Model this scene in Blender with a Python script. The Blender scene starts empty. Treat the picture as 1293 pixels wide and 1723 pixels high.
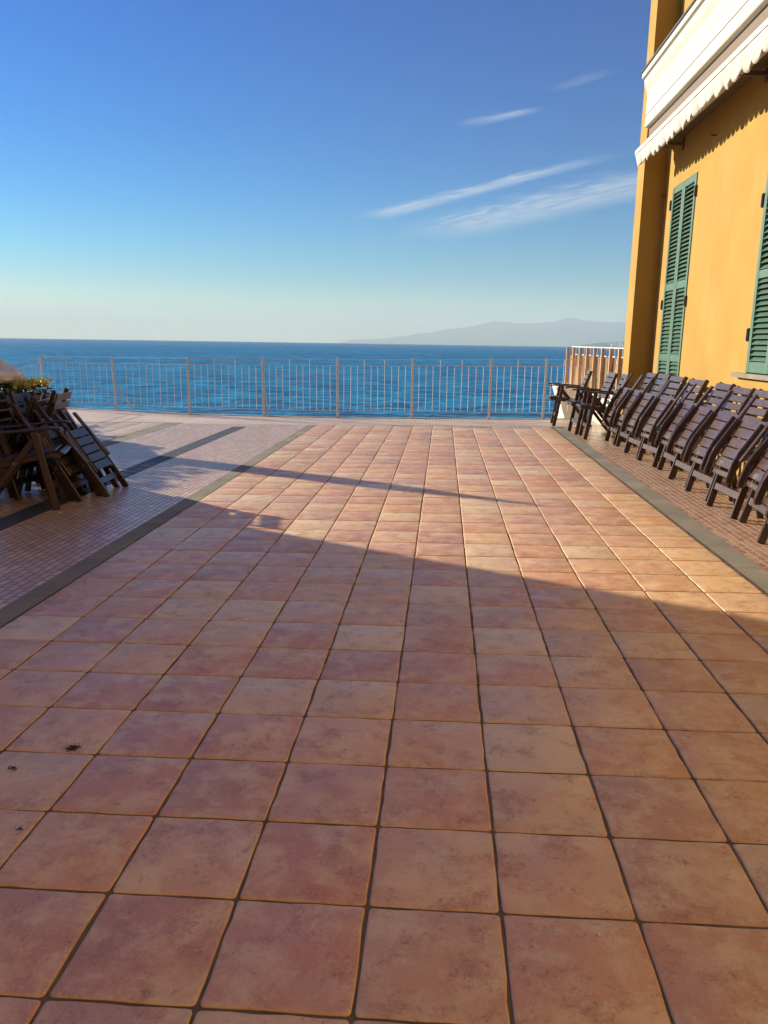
import bpy, bmesh, math, random
from mathutils import Vector, Matrix, noise
R = math.radians
C = bpy.context.scene.collection
scene = bpy.context.scene

# ---------------------------------------------------------------- camera
CAM = Vector((0.1519, -1.3945, 1.4124))
YAW, PITCH, ROLL = -0.0716, 0.2138, 0.0154
fw = Vector((math.sin(YAW)*math.cos(PITCH), math.cos(YAW)*math.cos(PITCH), -math.sin(PITCH)))
rt = Vector((math.cos(YAW), -math.sin(YAW), 0)); up = rt.cross(fw)
cr, sr = math.cos(ROLL), math.sin(ROLL)
r_ = rt*cr + up*sr; u_ = up*cr - rt*sr
cam_d = bpy.data.cameras.new('camera'); cam = bpy.data.objects.new('camera', cam_d); C.objects.link(cam)
m = Matrix((r_, u_, -fw)).transposed().to_4x4(); m.translation = CAM
cam.matrix_world = m
cam_d.sensor_width = 36; cam_d.lens = 1314.15/1723*36
cam_d.clip_start = 0.05; cam_d.clip_end = 120000
scene.camera = cam

# ---------------------------------------------------------------- exposure, sun, sky
scene.view_settings.view_transform = 'Standard'; scene.view_settings.look = 'None'
scene.view_settings.gamma = 1.0; scene.view_settings.use_curve_mapping = False
scene.view_settings.exposure = 1.26
SUN_EL, SUN_AZ = R(18), R(30)           # azimuth measured from -x towards +y
sd = Vector((-math.cos(SUN_AZ)*math.cos(SUN_EL), math.sin(SUN_AZ)*math.cos(SUN_EL), math.sin(SUN_EL)))
sun_d = bpy.data.lights.new('sun', 'SUN'); sun = bpy.data.objects.new('sun', sun_d); C.objects.link(sun)
sun_d.energy = 5.0; sun_d.angle = R(0.55); sun_d.color = (1.0, 0.88, 0.70)
sun.rotation_euler = sd.to_track_quat('Z', 'Y').to_euler(); sun.location = (-20, 12, 12)

w = bpy.data.worlds.new('World'); scene.world = w; w.use_nodes = True
nt = w.node_tree; N = nt.nodes; L = nt.links
N.clear()
def nn(tree, typ, **kw):
    n = tree.nodes.new(typ)
    for k, v in kw.items():
        setattr(n, k, v)
    return n
def mth(tree, op, a, b=None, c=None, clamp=False):
    n = tree.nodes.new('ShaderNodeMath'); n.operation = op; n.use_clamp = clamp
    for i, v in enumerate((a, b, c)):
        if v is None: continue
        if isinstance(v, (int, float)): n.inputs[i].default_value = v
        else: tree.links.new(v, n.inputs[i])
    return n.outputs[0]
def smooth(tree, x, lo, hi):
    n = tree.nodes.new('ShaderNodeMapRange'); n.interpolation_type = 'SMOOTHSTEP'
    tree.links.new(x, n.inputs[0]); n.inputs[1].default_value = lo; n.inputs[2].default_value = hi
    return n.outputs[0]
out = nn(nt, 'ShaderNodeOutputWorld'); bg = nn(nt, 'ShaderNodeBackground')
sky = nn(nt, 'ShaderNodeTexSky', sky_type='NISHITA', sun_disc=False)
sky.sun_elevation = SUN_EL; sky.sun_rotation = -(math.pi/2 - SUN_AZ)
sky.air_density = 1.0; sky.dust_density = 0.15; sky.ozone_density = 5.0; sky.altitude = 0
tc = nn(nt, 'ShaderNodeTexCoord'); sx = nn(nt, 'ShaderNodeSeparateXYZ'); L.new(tc.outputs['Generated'], sx.inputs[0])
dz = mth(nt, 'MAXIMUM', sx.outputs[2], 0.004)
cx = nn(nt, 'ShaderNodeCombineXYZ'); L.new(sx.outputs[0], cx.inputs[0]); L.new(sx.outputs[1], cx.inputs[1]); L.new(dz, cx.inputs[2])
L.new(cx.outputs[0], sky.inputs[0])
# high thin cloud streaks on a flat layer: position on the layer = direction / height
U = mth(nt, 'DIVIDE', sx.outputs[0], dz); V = mth(nt, 'DIVIDE', sx.outputs[1], dz)
masks = []
def streak(p0, p1, bend, w0, w1, amt, fade0, fade1, seed):
    dx, dy = p1[0]-p0[0], p1[1]-p0[1]; ln = math.hypot(dx, dy); dx /= ln; dy /= ln
    a = mth(nt, 'SUBTRACT', U, p0[0]); b = mth(nt, 'SUBTRACT', V, p0[1])
    t = mth(nt, 'DIVIDE', mth(nt, 'ADD', mth(nt, 'MULTIPLY', a, dx), mth(nt, 'MULTIPLY', b, dy)), ln)
    s = mth(nt, 'SUBTRACT', mth(nt, 'MULTIPLY', b, dx), mth(nt, 'MULTIPLY', a, dy))
    q = mth(nt, 'MULTIPLY', mth(nt, 'MULTIPLY', t, mth(nt, 'SUBTRACT', 1.0, t)), 4*bend)
    s = mth(nt, 'SUBTRACT', s, q)
    cv = nn(nt, 'ShaderNodeCombineXYZ'); L.new(mth(nt, 'MULTIPLY', t, ln*1.6), cv.inputs[0]); L.new(mth(nt, 'MULTIPLY', s, 6.0), cv.inputs[1]); cv.inputs[2].default_value = seed
    ns = nn(nt, 'ShaderNodeTexNoise'); ns.inputs['Scale'].default_value = 2.2; ns.inputs['Detail'].default_value = 7; ns.inputs['Roughness'].default_value = .6
    L.new(cv.outputs[0], ns.inputs[0])
    s = mth(nt, 'ADD', s, mth(nt, 'MULTIPLY', mth(nt, 'SUBTRACT', ns.outputs[0], .5), w1*1.4))
    wd = mth(nt, 'ADD', w0, mth(nt, 'MULTIPLY', t, w1-w0))
    e = mth(nt, 'DIVIDE', mth(nt, 'ABSOLUTE', s), wd)
    core = mth(nt, 'SUBTRACT', 1.0, smooth(nt, e, 0.15, 1.15))
    ends = mth(nt, 'MULTIPLY', smooth(nt, t, 0.0, fade0), mth(nt, 'SUBTRACT', 1.0, smooth(nt, t, 1-fade1, 1.0)))
    m_ = mth(nt, 'MULTIPLY', core, ends)
    tx = mth(nt, 'ADD', .35, mth(nt, 'MULTIPLY', smooth(nt, ns.outputs[0], .3, .7), .65))
    masks.append(mth(nt, 'MULTIPLY', mth(nt, 'MULTIPLY', m_, tx), amt))
streak((-0.75, 6.95), (0.99, 4.42), -.03, .20, .085, .72, .25, .3, 3.1)
streak((-0.35, 8.4), (1.55, 4.9), -.12, .56, .42, .66, .45, .05, 8.7)
streak((0.0, 4.02), (0.42, 3.68), 0, .09, .05, .5, .6, .4, 5.5)
streak((0.38, 3.5), (0.62, 3.2), 0, .05, .05, .2, .5, .5, 1.5)
def puff(d, rx, rz, amt, seed):
    d = Vector(d).normalized(); az = Vector((d.y, -d.x, 0)).normalized()
    a = mth(nt, 'ADD', mth(nt, 'MULTIPLY', sx.outputs[0], az.x), mth(nt, 'MULTIPLY', sx.outputs[1], az.y))
    b = mth(nt, 'SUBTRACT', sx.outputs[2], d.z)
    ns = nn(nt, 'ShaderNodeTexNoise'); ns.inputs['Scale'].default_value = 1/rz*.55; ns.inputs['Detail'].default_value = 5
    L.new(tc.outputs['Generated'], ns.inputs[0])
    a = mth(nt, 'DIVIDE', a, rx); b = mth(nt, 'DIVIDE', b, rz)
    e = mth(nt, 'SQRT', mth(nt, 'ADD', mth(nt, 'MULTIPLY', a, a), mth(nt, 'MULTIPLY', b, b)))
    e = mth(nt, 'ADD', e, mth(nt, 'MULTIPLY', mth(nt, 'SUBTRACT', ns.outputs[0], .5), 1.6))
    front = mth(nt, 'GREATER_THAN', sx.outputs[1], 0.0)
    masks.append(mth(nt, 'MULTIPLY', mth(nt, 'MULTIPLY', mth(nt, 'SUBTRACT', 1.0, smooth(nt, e, .3, 1.1)), amt), front))
puff((0.175, 0.984, 0.0385), .016, .0040, .55, 2)
puff((-.225, .972, .031), .07, .006, .40, 4)
puff((-.42, .90, .018), .16, .006, .35, 9)
puff((-.16, .98, .020), .13, .006, .32, 6)
tot = masks[0]
for k in masks[1:]: tot = mth(nt, 'MAXIMUM', tot, k)
mx = nn(nt, 'ShaderNodeMix', data_type='RGBA'); L.new(tot, mx.inputs[0]); hs_ = nn(nt, 'ShaderNodeHueSaturation'); hs_.inputs['Saturation'].default_value = 1.3; L.new(sky.outputs[0], hs_.inputs['Color'])
tn = nn(nt, 'ShaderNodeMix', data_type='RGBA', blend_type='MULTIPLY'); tn.inputs[0].default_value = 1; L.new(hs_.outputs[0], tn.inputs[6]); 
tm = nn(nt, 'ShaderNodeMix', data_type='RGBA'); L.new(smooth(nt, dz, 0.0, 0.24), tm.inputs[0]); tm.inputs[6].default_value = (.98, .95, .84, 1); tm.inputs[7].default_value = (.43, .84, .89, 1)
L.new(tm.outputs[2], tn.inputs[7])
gm = nn(nt, 'ShaderNodeGamma'); gm.inputs[1].default_value = 1.36; L.new(tn.outputs[2], gm.inputs[0]); 
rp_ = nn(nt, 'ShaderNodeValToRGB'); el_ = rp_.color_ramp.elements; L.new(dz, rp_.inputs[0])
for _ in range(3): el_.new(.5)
for e_, (p_, c_) in zip(el_, ((0, (.86, .74, .65)), (.07, (.66, .61, .58)), (.22, (.49, .60, .56)), (.40, (.27, .60, .61)), (.62, (.86, .92, .86)))): e_.position = p_; e_.color = (*c_, 1)  # last stop lifts the sky above view, added as ambient fill
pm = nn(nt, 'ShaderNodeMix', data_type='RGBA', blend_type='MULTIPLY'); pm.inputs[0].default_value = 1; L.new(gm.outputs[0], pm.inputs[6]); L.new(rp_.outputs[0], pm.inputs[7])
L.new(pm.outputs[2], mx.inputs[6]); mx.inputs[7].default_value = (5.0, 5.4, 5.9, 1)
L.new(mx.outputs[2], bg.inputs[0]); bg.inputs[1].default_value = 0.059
L.new(bg.outputs[0], out.inputs[0])
scene.cycles.volume_bounces = 0

# ---------------------------------------------------------------- mesh helpers
def tag(o, label=None, cat=None, group=None, kind=None):
    if label: o['label'] = label
    if cat: o['category'] = cat
    if group: o['group'] = group
    if kind: o['kind'] = kind
    return o
def empty(name, loc=(0,0,0), rot=(0,0,0)):
    o = bpy.data.objects.new(name, None); o.location = loc; o.rotation_euler = rot; o.empty_display_size = .2
    C.objects.link(o); return o
class MB:
    def __init__(s): s.v = []; s.f = []; s.sm = []
    def add(s, vs, fs, smooth_=False):
        b = len(s.v); s.v += [tuple(x) for x in vs]; s.f += [tuple(b+i for i in f) for f in fs]; s.sm += [smooth_]*len(fs)
    def box(s, x0, y0, z0, x1, y1, z1, slope=0.0, ch=0.0):
        if ch > 0:
            s.beam([((x0+x1)/2, (y0+y1)/2, z0), ((x0+x1)/2, (y0+y1)/2, z1)], x1-x0, y1-y0, (1,0,0), ch); return
        vs = [(x, y, z+slope*x) for z in (z0, z1) for x, y in ((x0,y0),(x1,y0),(x1,y1),(x0,y1))]
        s.add(vs, [(3,2,1,0),(4,5,6,7),(0,1,5,4),(1,2,6,5),(2,3,7,6),(3,0,4,7)])
    def beam(s, pts, w_, t_, wv, ch=.004):
        """rectangular section swept along pts; w_ along wv, t_ across; chamfered edges and ends"""
        P = [Vector(p) for p in pts]; wv = Vector(wv).normalized(); rings = []; n = len(P)
        ch = min(ch, w_*.35, t_*.35)
        dirs = []
        for i in range(n):
            if i == 0: d = P[1]-P[0]
            elif i == n-1: d = P[-1]-P[-2]
            else: d = (P[i+1]-P[i]).normalized()+(P[i]-P[i-1]).normalized()
            dirs.append(d.normalized())
        def ring(p, d, k):
            a = (wv - d*wv.dot(d)).normalized(); b = d.cross(a)
            hw, ht = w_/2-(ch if k else 0), t_/2-(ch if k else 0)
            c = ch if not k else ch*.3
            return [p+a*x+b*y for x, y in ((hw-c,-ht),(hw,-ht+c),(hw,ht-c),(hw-c,ht),(-hw+c,ht),(-hw,ht-c),(-hw,-ht+c),(-hw+c,-ht))]
        rings.append(ring(P[0], dirs[0], 1)); 
        rings.append(ring(P[0]+dirs[0]*ch, dirs[0], 0))
        for i in range(1, n-1): rings.append(ring(P[i], dirs[i], 0))
        rings.append(ring(P[-1]-dirs[-1]*ch, dirs[-1], 0)); rings.append(ring(P[-1], dirs[-1], 1))
        vs = [v for rg in rings for v in rg]; fs = [tuple(range(7, -1, -1)), tuple(range(8*(len(rings)-1), 8*len(rings)))]
        for k in range(len(rings)-1):
            for j in range(8):
                a, b = 8*k+j, 8*k+(j+1) % 8
                fs.append((a, b, b+8, a+8))
        s.add(vs, fs)
    def tube(s, pts, rad, n=8, cap=True):
        P = [Vector(p) for p in pts]; vs = []; fs = []; prev = None
        for i, p in enumerate(P):
            d = (P[min(i+1, len(P)-1)]-P[max(i-1, 0)]).normalized()
            ref = prev if prev else (Vector((1,0,0)) if abs(d.x) < .8 else Vector((0,1,0)))
            a = (ref-d*ref.dot(d)).normalized(); b = d.cross(a); prev = a
            rr = rad[i] if isinstance(rad, (list, tuple)) else rad
            vs += [p+(a*math.cos(2*math.pi*j/n)+b*math.sin(2*math.pi*j/n))*rr for j in range(n)]
        for k in range(len(P)-1):
            for j in range(n):
                a, b = n*k+j, n*k+(j+1) % n; fs.append((a, b, b+n, a+n))
        s.add(vs, fs, True)
        if cap: s.add(vs[:n], [tuple(range(n-1, -1, -1))]); s.add(vs[-n:], [tuple(range(n))])
    def prism(s, prof, y0, y1):
        """profile [(x,z)] extruded along y"""
        n = len(prof); vs = [(x, y0, z) for x, z in prof]+[(x, y1, z) for x, z in prof]
        s.add(vs, [tuple(range(n)), tuple(range(2*n-1, n-1, -1))]+[(i, i+n, (i+1) % n+n, (i+1) % n) for i in range(n)])
    def build(s, name, mat, parent=None):
        me = bpy.data.meshes.new(name); me.from_pydata(s.v, [], s.f); me.polygons.foreach_set('use_smooth', s.sm)
        me.materials.append(mat); me.update()
        bm = bmesh.new(); bm.from_mesh(me); bmesh.ops.recalc_face_normals(bm, faces=bm.faces); bm.to_mesh(me); bm.free()
        o = bpy.data.objects.new(name, me); C.objects.link(o)
        if parent: o.parent = parent
        return o

# ---------------------------------------------------------------- materials
def mat(name, col, rough=.5, spec=.5, metal=0.0):
    m = bpy.data.materials.new(name); m.use_nodes = True; b = m.node_tree.nodes['Principled BSDF']
    b.inputs['Base Color'].default_value = (*col, 1); b.inputs['Roughness'].default_value = rough
    b.inputs['Specular IOR Level'].default_value = spec; b.inputs['Metallic'].default_value = metal
    return m, m.node_tree, b
def noise_tex(t, scale, detail=4, rough=.55, vec=None, dist=0):
    n = nn(t, 'ShaderNodeTexNoise'); n.inputs['Scale'].default_value = scale; n.inputs['Detail'].default_value = detail
    n.inputs['Roughness'].default_value = rough; n.inputs['Distortion'].default_value = dist
    if vec is not None: t.links.new(vec, n.inputs['Vector'])
    return n.outputs[0]
def ramp(t, fac, stops):
    n = nn(t, 'ShaderNodeValToRGB'); el = n.color_ramp.elements
    while len(el) < len(stops): el.new(.5)
    for e, (p, c) in zip(el, stops): e.position = p; e.color = (*c, 1) if len(c) == 3 else c
    t.links.new(fac, n.inputs[0]); return n.outputs[0]
def mixc(t, fac, a, b, mode='MIX'):
    n = nn(t, 'ShaderNodeMix', data_type='RGBA', blend_type=mode)
    for i, v in ((0, fac), (6, a), (7, b)):
        if isinstance(v, (int, float)): n.inputs[i].default_value = v
        elif isinstance(v, tuple): n.inputs[i].default_value = (*v, 1)
        else: t.links.new(v, n.inputs[i])
    return n.outputs[2]
def bump(t, h, strength, dist, b, prev=None):
    n = nn(t, 'ShaderNodeBump'); n.inputs['Strength'].default_value = strength; n.inputs['Distance'].default_value = dist
    t.links.new(h, n.inputs['Height'])
    if prev: t.links.new(prev, n.inputs['Normal'])
    t.links.new(n.outputs[0], b.inputs['Normal']); return n.outputs[0]
def objco(t): return nn(t, 'ShaderNodeTexCoord').outputs['Object']
def mapping(t, vec, scale=(1,1,1), rot=(0,0,0), loc=(0,0,0)):
    n = nn(t, 'ShaderNodeMapping'); n.inputs['Scale'].default_value = scale; n.inputs['Rotation'].default_value = rot; n.inputs['Location'].default_value = loc
    t.links.new(vec, n.inputs[0]); return n.outputs[0]

def tile_mat(name, stops, rim=False):
    m, t, b = mat(name, (.3,.15,.1), .38, .7)
    g = nn(t, 'ShaderNodeNewGeometry'); rnd = g.outputs['Random Per Island']
    co = objco(t)
    off = nn(t, 'ShaderNodeVectorMath', operation='ADD'); t.links.new(co, off.inputs[0])
    cmb = nn(t, 'ShaderNodeCombineXYZ'); t.links.new(mth(t, 'MULTIPLY', rnd, 311.0), cmb.inputs[0]); t.links.new(mth(t, 'MULTIPLY', rnd, 173.0), cmb.inputs[1]); t.links.new(mth(t, 'MULTIPLY', rnd, 57.0), cmb.inputs[2])
    t.links.new(cmb.outputs[0], off.inputs[1]); v = off.outputs[0]
    base = ramp(t, rnd, stops)
    cl = noise_tex(t, 7.5, 8, .68, v, .3)
    c1 = mixc(t, smooth(t, cl, .40, .68), base, mixc(t, .6, base, (.72, .54, .28)))       # pale clouds
    cl2 = noise_tex(t, 9, 8, .70, mapping(t, v, loc=(9, 4, 2)), .3)
    c2 = mixc(t, mth(t, 'MULTIPLY', smooth(t, cl2, .48, .7), .6), c1, (.34, .115, .048))  # red-brown clouds
    cl3 = noise_tex(t, 4.0, 4, .6, mapping(t, v, loc=(3, 14, 5)), .3)
    c2 = mixc(t, mth(t, 'MULTIPLY', smooth(t, cl3, .5, .7), .35), c2, (.50, .37, .25))    # greyish bloom
    sp = noise_tex(t, 60, 7, .8, v, 1.4)
    spm = mth(t, 'MULTIPLY', smooth(t, sp, .53, .62), mth(t, 'MULTIPLY', smooth(t, cl2, .40, .60), .8))
    c3 = mixc(t, spm, c2, (.16, .07, .04))
    sp2 = noise_tex(t, 110, 4, .7, mapping(t, v, loc=(5, 5, 5)), .5)
    c3 = mixc(t, mth(t, 'MULTIPLY', smooth(t, sp2, .54, .68), .45), c3, (.66, .47, .28))
    # edge wear and ochre bounce light on it are painted into the rim material
    if rim: c3 = mixc(t, .2, c3, (.58, .36, .18))
    big = noise_tex(t, .5, 3, .5, co)
    c3 = mixc(t, mth(t, 'MULTIPLY', smooth(t, big, .35, .7), .16), c3, (.60, .46, .30))
    t.links.new(c3, b.inputs['Base Color'])
    ro = mth(t, 'ADD', .26 if not rim else .40, mth(t, 'ADD', mth(t, 'MULTIPLY', noise_tex(t, 22, 5, .6, v), .26), mth(t, 'MULTIPLY', smooth(t, noise_tex(t, 1.3, 5, .65, co), .4, .65), .12)))
    t.links.new(ro, b.inputs['Roughness'])
    h = mth(t, 'ADD', mth(t, 'MULTIPLY', noise_tex(t, 28, 6, .65, v), 1.0), mth(t, 'MULTIPLY', noise_tex(t, 5, 3, .5, v), 1.6))
    bump(t, h, .35, .0022, b)
    return m
TILE_STOPS = [(0, (.49,.19,.080)), (.18, (.62,.335,.165)), (.34, (.43,.18,.105)), (.5, (.62,.375,.18)), (.64, (.52,.235,.125)), (.78, (.66,.48,.27)), (.9, (.46,.205,.11)), (1.0, (.58,.265,.10))]
M = {}
M['tile'] = tile_mat('terracotta_tile', TILE_STOPS)
M['tile_rim'] = tile_mat('terracotta_tile_rim', TILE_STOPS, True)
M['pale_tile'] = tile_mat('pale_tile', [(0, (.42,.31,.22)), (.5, (.46,.36,.27)), (1, (.40,.29,.22))])

m, t, b = mat('grout', (.07,.052,.038), .85, .3); co = objco(t)
t.links.new(ramp(t, noise_tex(t, 9, 5, .6, co), [(.3, (.075,.052,.034)), (.7, (.18,.13,.085))]), b.inputs['Base Color'])
bump(t, noise_tex(t, 150, 4, .7, co), .5, .002, b); M['grout'] = m

def brick_mat(name, bw, bh, stops, mortar, rot, mort_w=.004, rgh=.13):
    m, t, b = mat(name, (.3,.15,.1), .42, .9); co = objco(t)
    wob = nn(t, 'ShaderNodeVectorMath', operation='ADD'); t.links.new(co, wob.inputs[0])
    wn = nn(t, 'ShaderNodeTexNoise'); wn.inputs['Scale'].default_value = 3; t.links.new(co, wn.inputs[0])
    ws = nn(t, 'ShaderNodeVectorMath', operation='SCALE'); t.links.new(wn.outputs[1], ws.inputs[0]); ws.inputs[3].default_value = .012
    t.links.new(ws.outputs[0], wob.inputs[1])
    v = mapping(t, wob.outputs[0], rot=(0, 0, rot))
    br = nn(t, 'ShaderNodeTexBrick'); t.links.new(v, br.inputs[0]); br.offset = .5
    br.inputs['Scale'].default_value = 1; br.inputs['Brick Width'].default_value = bw; br.inputs['Row Height'].default_value = bh
    br.inputs['Mortar Size'].default_value = mort_w; br.inputs['Mortar Smooth'].default_value = .25
    br.inputs['Color1'].default_value = (0,0,0,1); br.inputs['Color2'].default_value = (1,1,1,1); br.inputs['Mortar'].default_value = (.5,.5,.5,1)
    base = ramp(t, br.outputs['Color'], stops)
    nz = noise_tex(t, 14, 5, .6, co)
    c = mixc(t, mth(t, 'MULTIPLY', smooth(t, nz, .35, .7), .35), base, (.40,.27,.19))
    big = noise_tex(t, .9, 4, .6, co)
    c = mixc(t, mth(t, 'MULTIPLY', smooth(t, big, .4, .7), .3), c, (.20,.12,.09))
    c = mixc(t, br.outputs['Fac'], c, mortar)
    t.links.new(c, b.inputs['Base Color'])
    t.links.new(mth(t, 'ADD', mth(t, 'MULTIPLY', br.outputs['Fac'], .6), mth(t, 'ADD', rgh, mth(t, 'MULTIPLY', noise_tex(t, 30, 4, .6, co), .26))), b.inputs['Roughness'])
    h = mth(t, 'ADD', mth(t, 'SUBTRACT', 1.0, br.outputs['Fac']), mth(t, 'MULTIPLY', noise_tex(t, 60, 4, .6, co), .3))
    h = mth(t, 'ADD', h, mth(t, 'MULTIPLY', br.outputs['Color'], .25))
    bump(t, h, .5, .003, b); return m
BR = [(0, (.33,.135,.07)), (.3, (.44,.23,.125)), (.55, (.37,.17,.09)), (.8, (.50,.32,.19)), (1, (.39,.19,.11))]
M['brick_side'] = brick_mat('small_brick_right', .115, .056, BR, (.42,.34,.26), math.pi/2)
BRL = [(0, (.26,.11,.06)), (.25, (.44,.24,.14)), (.5, (.34,.16,.09)), (.72, (.58,.40,.28)), (.88, (.40,.20,.12)), (1, (.64,.46,.33))]
M['brick_left'] = brick_mat('small_brick_left', .105, .056, [(p, tuple(x*.8+y for x, y in zip(c, (.22,.155,.085)))) for p, c in BRL], (.10,.07,.052), math.pi/2, .0042, .19)
M['brick_back'] = brick_mat('small_brick_back', .105, .056, [(p, tuple(x*.5+y for x, y in zip(c, (.52,.45,.35)))) for p, c in BR], (.26,.20,.14), math.pi/2, rgh=.34)

m, t, b = mat('grey_strip', (.2,.18,.13), .75, .25); co = objco(t)
c = ramp(t, noise_tex(t, 2.2, 5, .6, co), [(.3, (.165,.148,.108)), (.55, (.225,.20,.15)), (.75, (.30,.27,.20))])
c = mixc(t, mth(t, 'MULTIPLY', smooth(t, noise_tex(t, 60, 4, .7, co), .55, .75), .4), c, (.10,.09,.07))
br = nn(t, 'ShaderNodeTexBrick'); t.links.new(mapping(t, co, rot=(0,0,math.pi/2)), br.inputs[0]); br.inputs['Scale'].default_value = 1; br.inputs['Brick Width'].default_value = .9; br.inputs['Row Height'].default_value = 3.0; br.inputs['Mortar Size'].default_value = .003; br.offset = 0
c = mixc(t, br.outputs['Fac'], c, (.06,.05,.04))
t.links.new(c, b.inputs['Base Color']); bump(t, noise_tex(t, 40, 5, .65, co), .3, .003, b); M['strip'] = m
m, t, b = mat('slate_strip', (.05,.052,.058), .6, .3); co = objco(t)
t.links.new(ramp(t, noise_tex(t, 5, 5, .6, co), [(.3, (.032,.034,.040)), (.7, (.075,.075,.08))]), b.inputs['Base Color']); bump(t, noise_tex(t, 30, 4, .6, co), .2, .002, b); M['slate'] = m
m, t, b = mat('concrete_edge', (.3,.27,.23), .8, .3); co = objco(t)
t.links.new(ramp(t, noise_tex(t, 3, 6, .6, co), [(.3, (.20,.18,.15)), (.7, (.38,.34,.29))]), b.inputs['Base Color']); bump(t, noise_tex(t, 40, 4, .7, co), .4, .004, b); M['concrete'] = m

# chair wood
def wood(name, dark, light, rough=.28):
    m, t, b = mat(name, dark, rough, .5); co = objco(t)
    oi = nn(t, 'ShaderNodeObjectInfo')
    v = nn(t, 'ShaderNodeVectorMath', operation='ADD'); t.links.new(co, v.inputs[0])
    sc = nn(t, 'ShaderNodeVectorMath', operation='SCALE'); t.links.new(oi.outputs['Location'], sc.inputs[0]); sc.inputs[3].default_value = 3.7; t.links.new(sc.outputs[0], v.inputs[1])
    g = noise_tex(t, 9, 5, .6, mapping(t, v.outputs[0], scale=(3, 1.2, 6)), 1.2)
    c = mixc(t, smooth(t, g, .3, .75), dark, light)
    c = mixc(t, mth(t, 'MULTIPLY', oi.outputs['Random'], .35), c, (.07, .034, .023))
    wear = noise_tex(t, 3.3, 5, .65, v.outputs[0])
    c = mixc(t, mth(t, 'MULTIPLY', smooth(t, wear, .52, .72), .35), c, (.10, .045, .03))
    t.links.new(c, b.inputs['Base Color'])
    t.links.new(mth(t, 'ADD', rough, mth(t, 'MULTIPLY', noise_tex(t, 12, 4, .6, v.outputs[0]), .2)), b.inputs['Roughness'])
    b.inputs['Coat Weight'].default_value = .35; b.inputs['Coat Roughness'].default_value = .22
    bump(t, g, .25, .0015, b); return m
M['wood'] = wood('dark_stained_wood', (.013,.0048,.0038), (.046,.014,.009))
M['wood_slat'] = wood('dark_stained_slat', (.034,.016,.013), (.080,.040,.031), .24)
M['wood_heap'] = wood('dark_shaded_wood', (.007,.003,.0028), (.020,.008,.006))  # chair wood darkened: the heap's shade is put into the colour
M['brass'] = mat('bolt_metal', (.45,.38,.28), .35, .5, .9)[0]

m, t, b = mat('ochre_plaster', (.6,.33,.09), .85, .25); co = objco(t)
c = ramp(t, noise_tex(t, 1.2, 6, .6, co), [(.3, (.34,.198,.040)), (.55, (.37,.224,.050)), (.75, (.40,.252,.068))])
st = noise_tex(t, 2.2, 5, .6, mapping(t, co, scale=(3, 3, .22)))
c = mixc(t, mth(t, 'MULTIPLY', smooth(t, st, .5, .72), .22), c, (.29,.150,.04))
st2 = noise_tex(t, 6, 5, .6, mapping(t, co, scale=(2, 2, .12), loc=(4,4,4)))
c = mixc(t, mth(t, 'MULTIPLY', smooth(t, st2, .54, .7), .18), c, (.39,.25,.10))
vo = nn(t, 'ShaderNodeTexVoronoi', feature='DISTANCE_TO_EDGE'); vo.inputs['Scale'].default_value = .55; wv_ = nn(t, 'ShaderNodeMix', data_type='VECTOR'); wv_.inputs[0].default_value = .12; t.links.new(co, wv_.inputs[4]); nzc = nn(t, 'ShaderNodeTexNoise'); nzc.inputs['Scale'].default_value = 3; nzc.inputs['Detail'].default_value = 6; t.links.new(co, nzc.inputs[0]); t.links.new(nzc.outputs[1], wv_.inputs[5]); t.links.new(wv_.outputs[1], vo.inputs[0])
c = mixc(t, mth(t, 'MULTIPLY', mth(t, 'SUBTRACT', 1.0, smooth(t, vo.outputs[0], .0, .006)), mth(t, 'MULTIPLY', smooth(t, noise_tex(t, .8, 2, .5, co), .5, .6), .4)), c, (.28,.16,.05))
sp = noise_tex(t, 45, 3, .5, co)
c = mixc(t, mth(t, 'MULTIPLY', smooth(t, sp, .70, .78), .4), c, (.25,.14,.06))
t.links.new(c, b.inputs['Base Color']); h = mth(t, 'ADD', noise_tex(t, 90, 4, .7, co), mth(t, 'MULTIPLY', noise_tex(t, 6, 3, .5, co), 1.5)); bump(t, h, .3, .004, b); M['ochre'] = m
m, t, b = mat('green_shutter_paint', (.05,.16,.11), .42, .5); co = objco(t)
t.links.new(ramp(t, noise_tex(t, 6, 5, .65, co), [(.3, (.055,.125,.085)), (.7, (.09,.17,.12))]), b.inputs['Base Color']); bump(t, noise_tex(t, 50, 3, .6, co), .15, .001, b); M['green'] = m
m, t, b = mat('white_canvas', (.8,.76,.66), .75, .2); co = objco(t)
c = ramp(t, noise_tex(t, 3, 5, .6, co), [(.3, (.50,.475,.40)), (.7, (.55,.53,.46))])
c = mixc(t, mth(t, 'MULTIPLY', smooth(t, noise_tex(t, 2, 4, .6, mapping(t, co, scale=(4, 4, .5))), .52, .75), .25), c, (.40,.39,.34))
t.links.new(c, b.inputs['Base Color']); bump(t, noise_tex(t, 14, 3, .5, co), .35, .008, b); M['canvas'] = m
m, t, b = mat('white_stone_moulding', (.8,.77,.68), .6, .3); co = objco(t)
c = ramp(t, noise_tex(t, 1.6, 6, .65, co), [(.3, (.49,.465,.39)), (.7, (.55,.53,.46))])
c = mixc(t, mth(t, 'MULTIPLY', smooth(t, noise_tex(t, 5, 6, .7, co), .56, .72), .3), c, (.52,.50,.47))
t.links.new(c, b.inputs['Base Color']); bump(t, noise_tex(t, 18, 5, .6, co), .25, .006, b); M['moulding'] = m
M['seam'] = mat('grey_seam', (.48,.46,.40), .8)[0]
M['soffit'] = mat('brown_soffit', (.13,.09,.06), .7)[0]
M['cap'] = mat('dark_metal_cap', (.035,.032,.035), .45)[0]
m, t, b = mat('rusty_galvanised', (.4,.33,.27), .5, .5, .25); co = objco(t)
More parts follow.
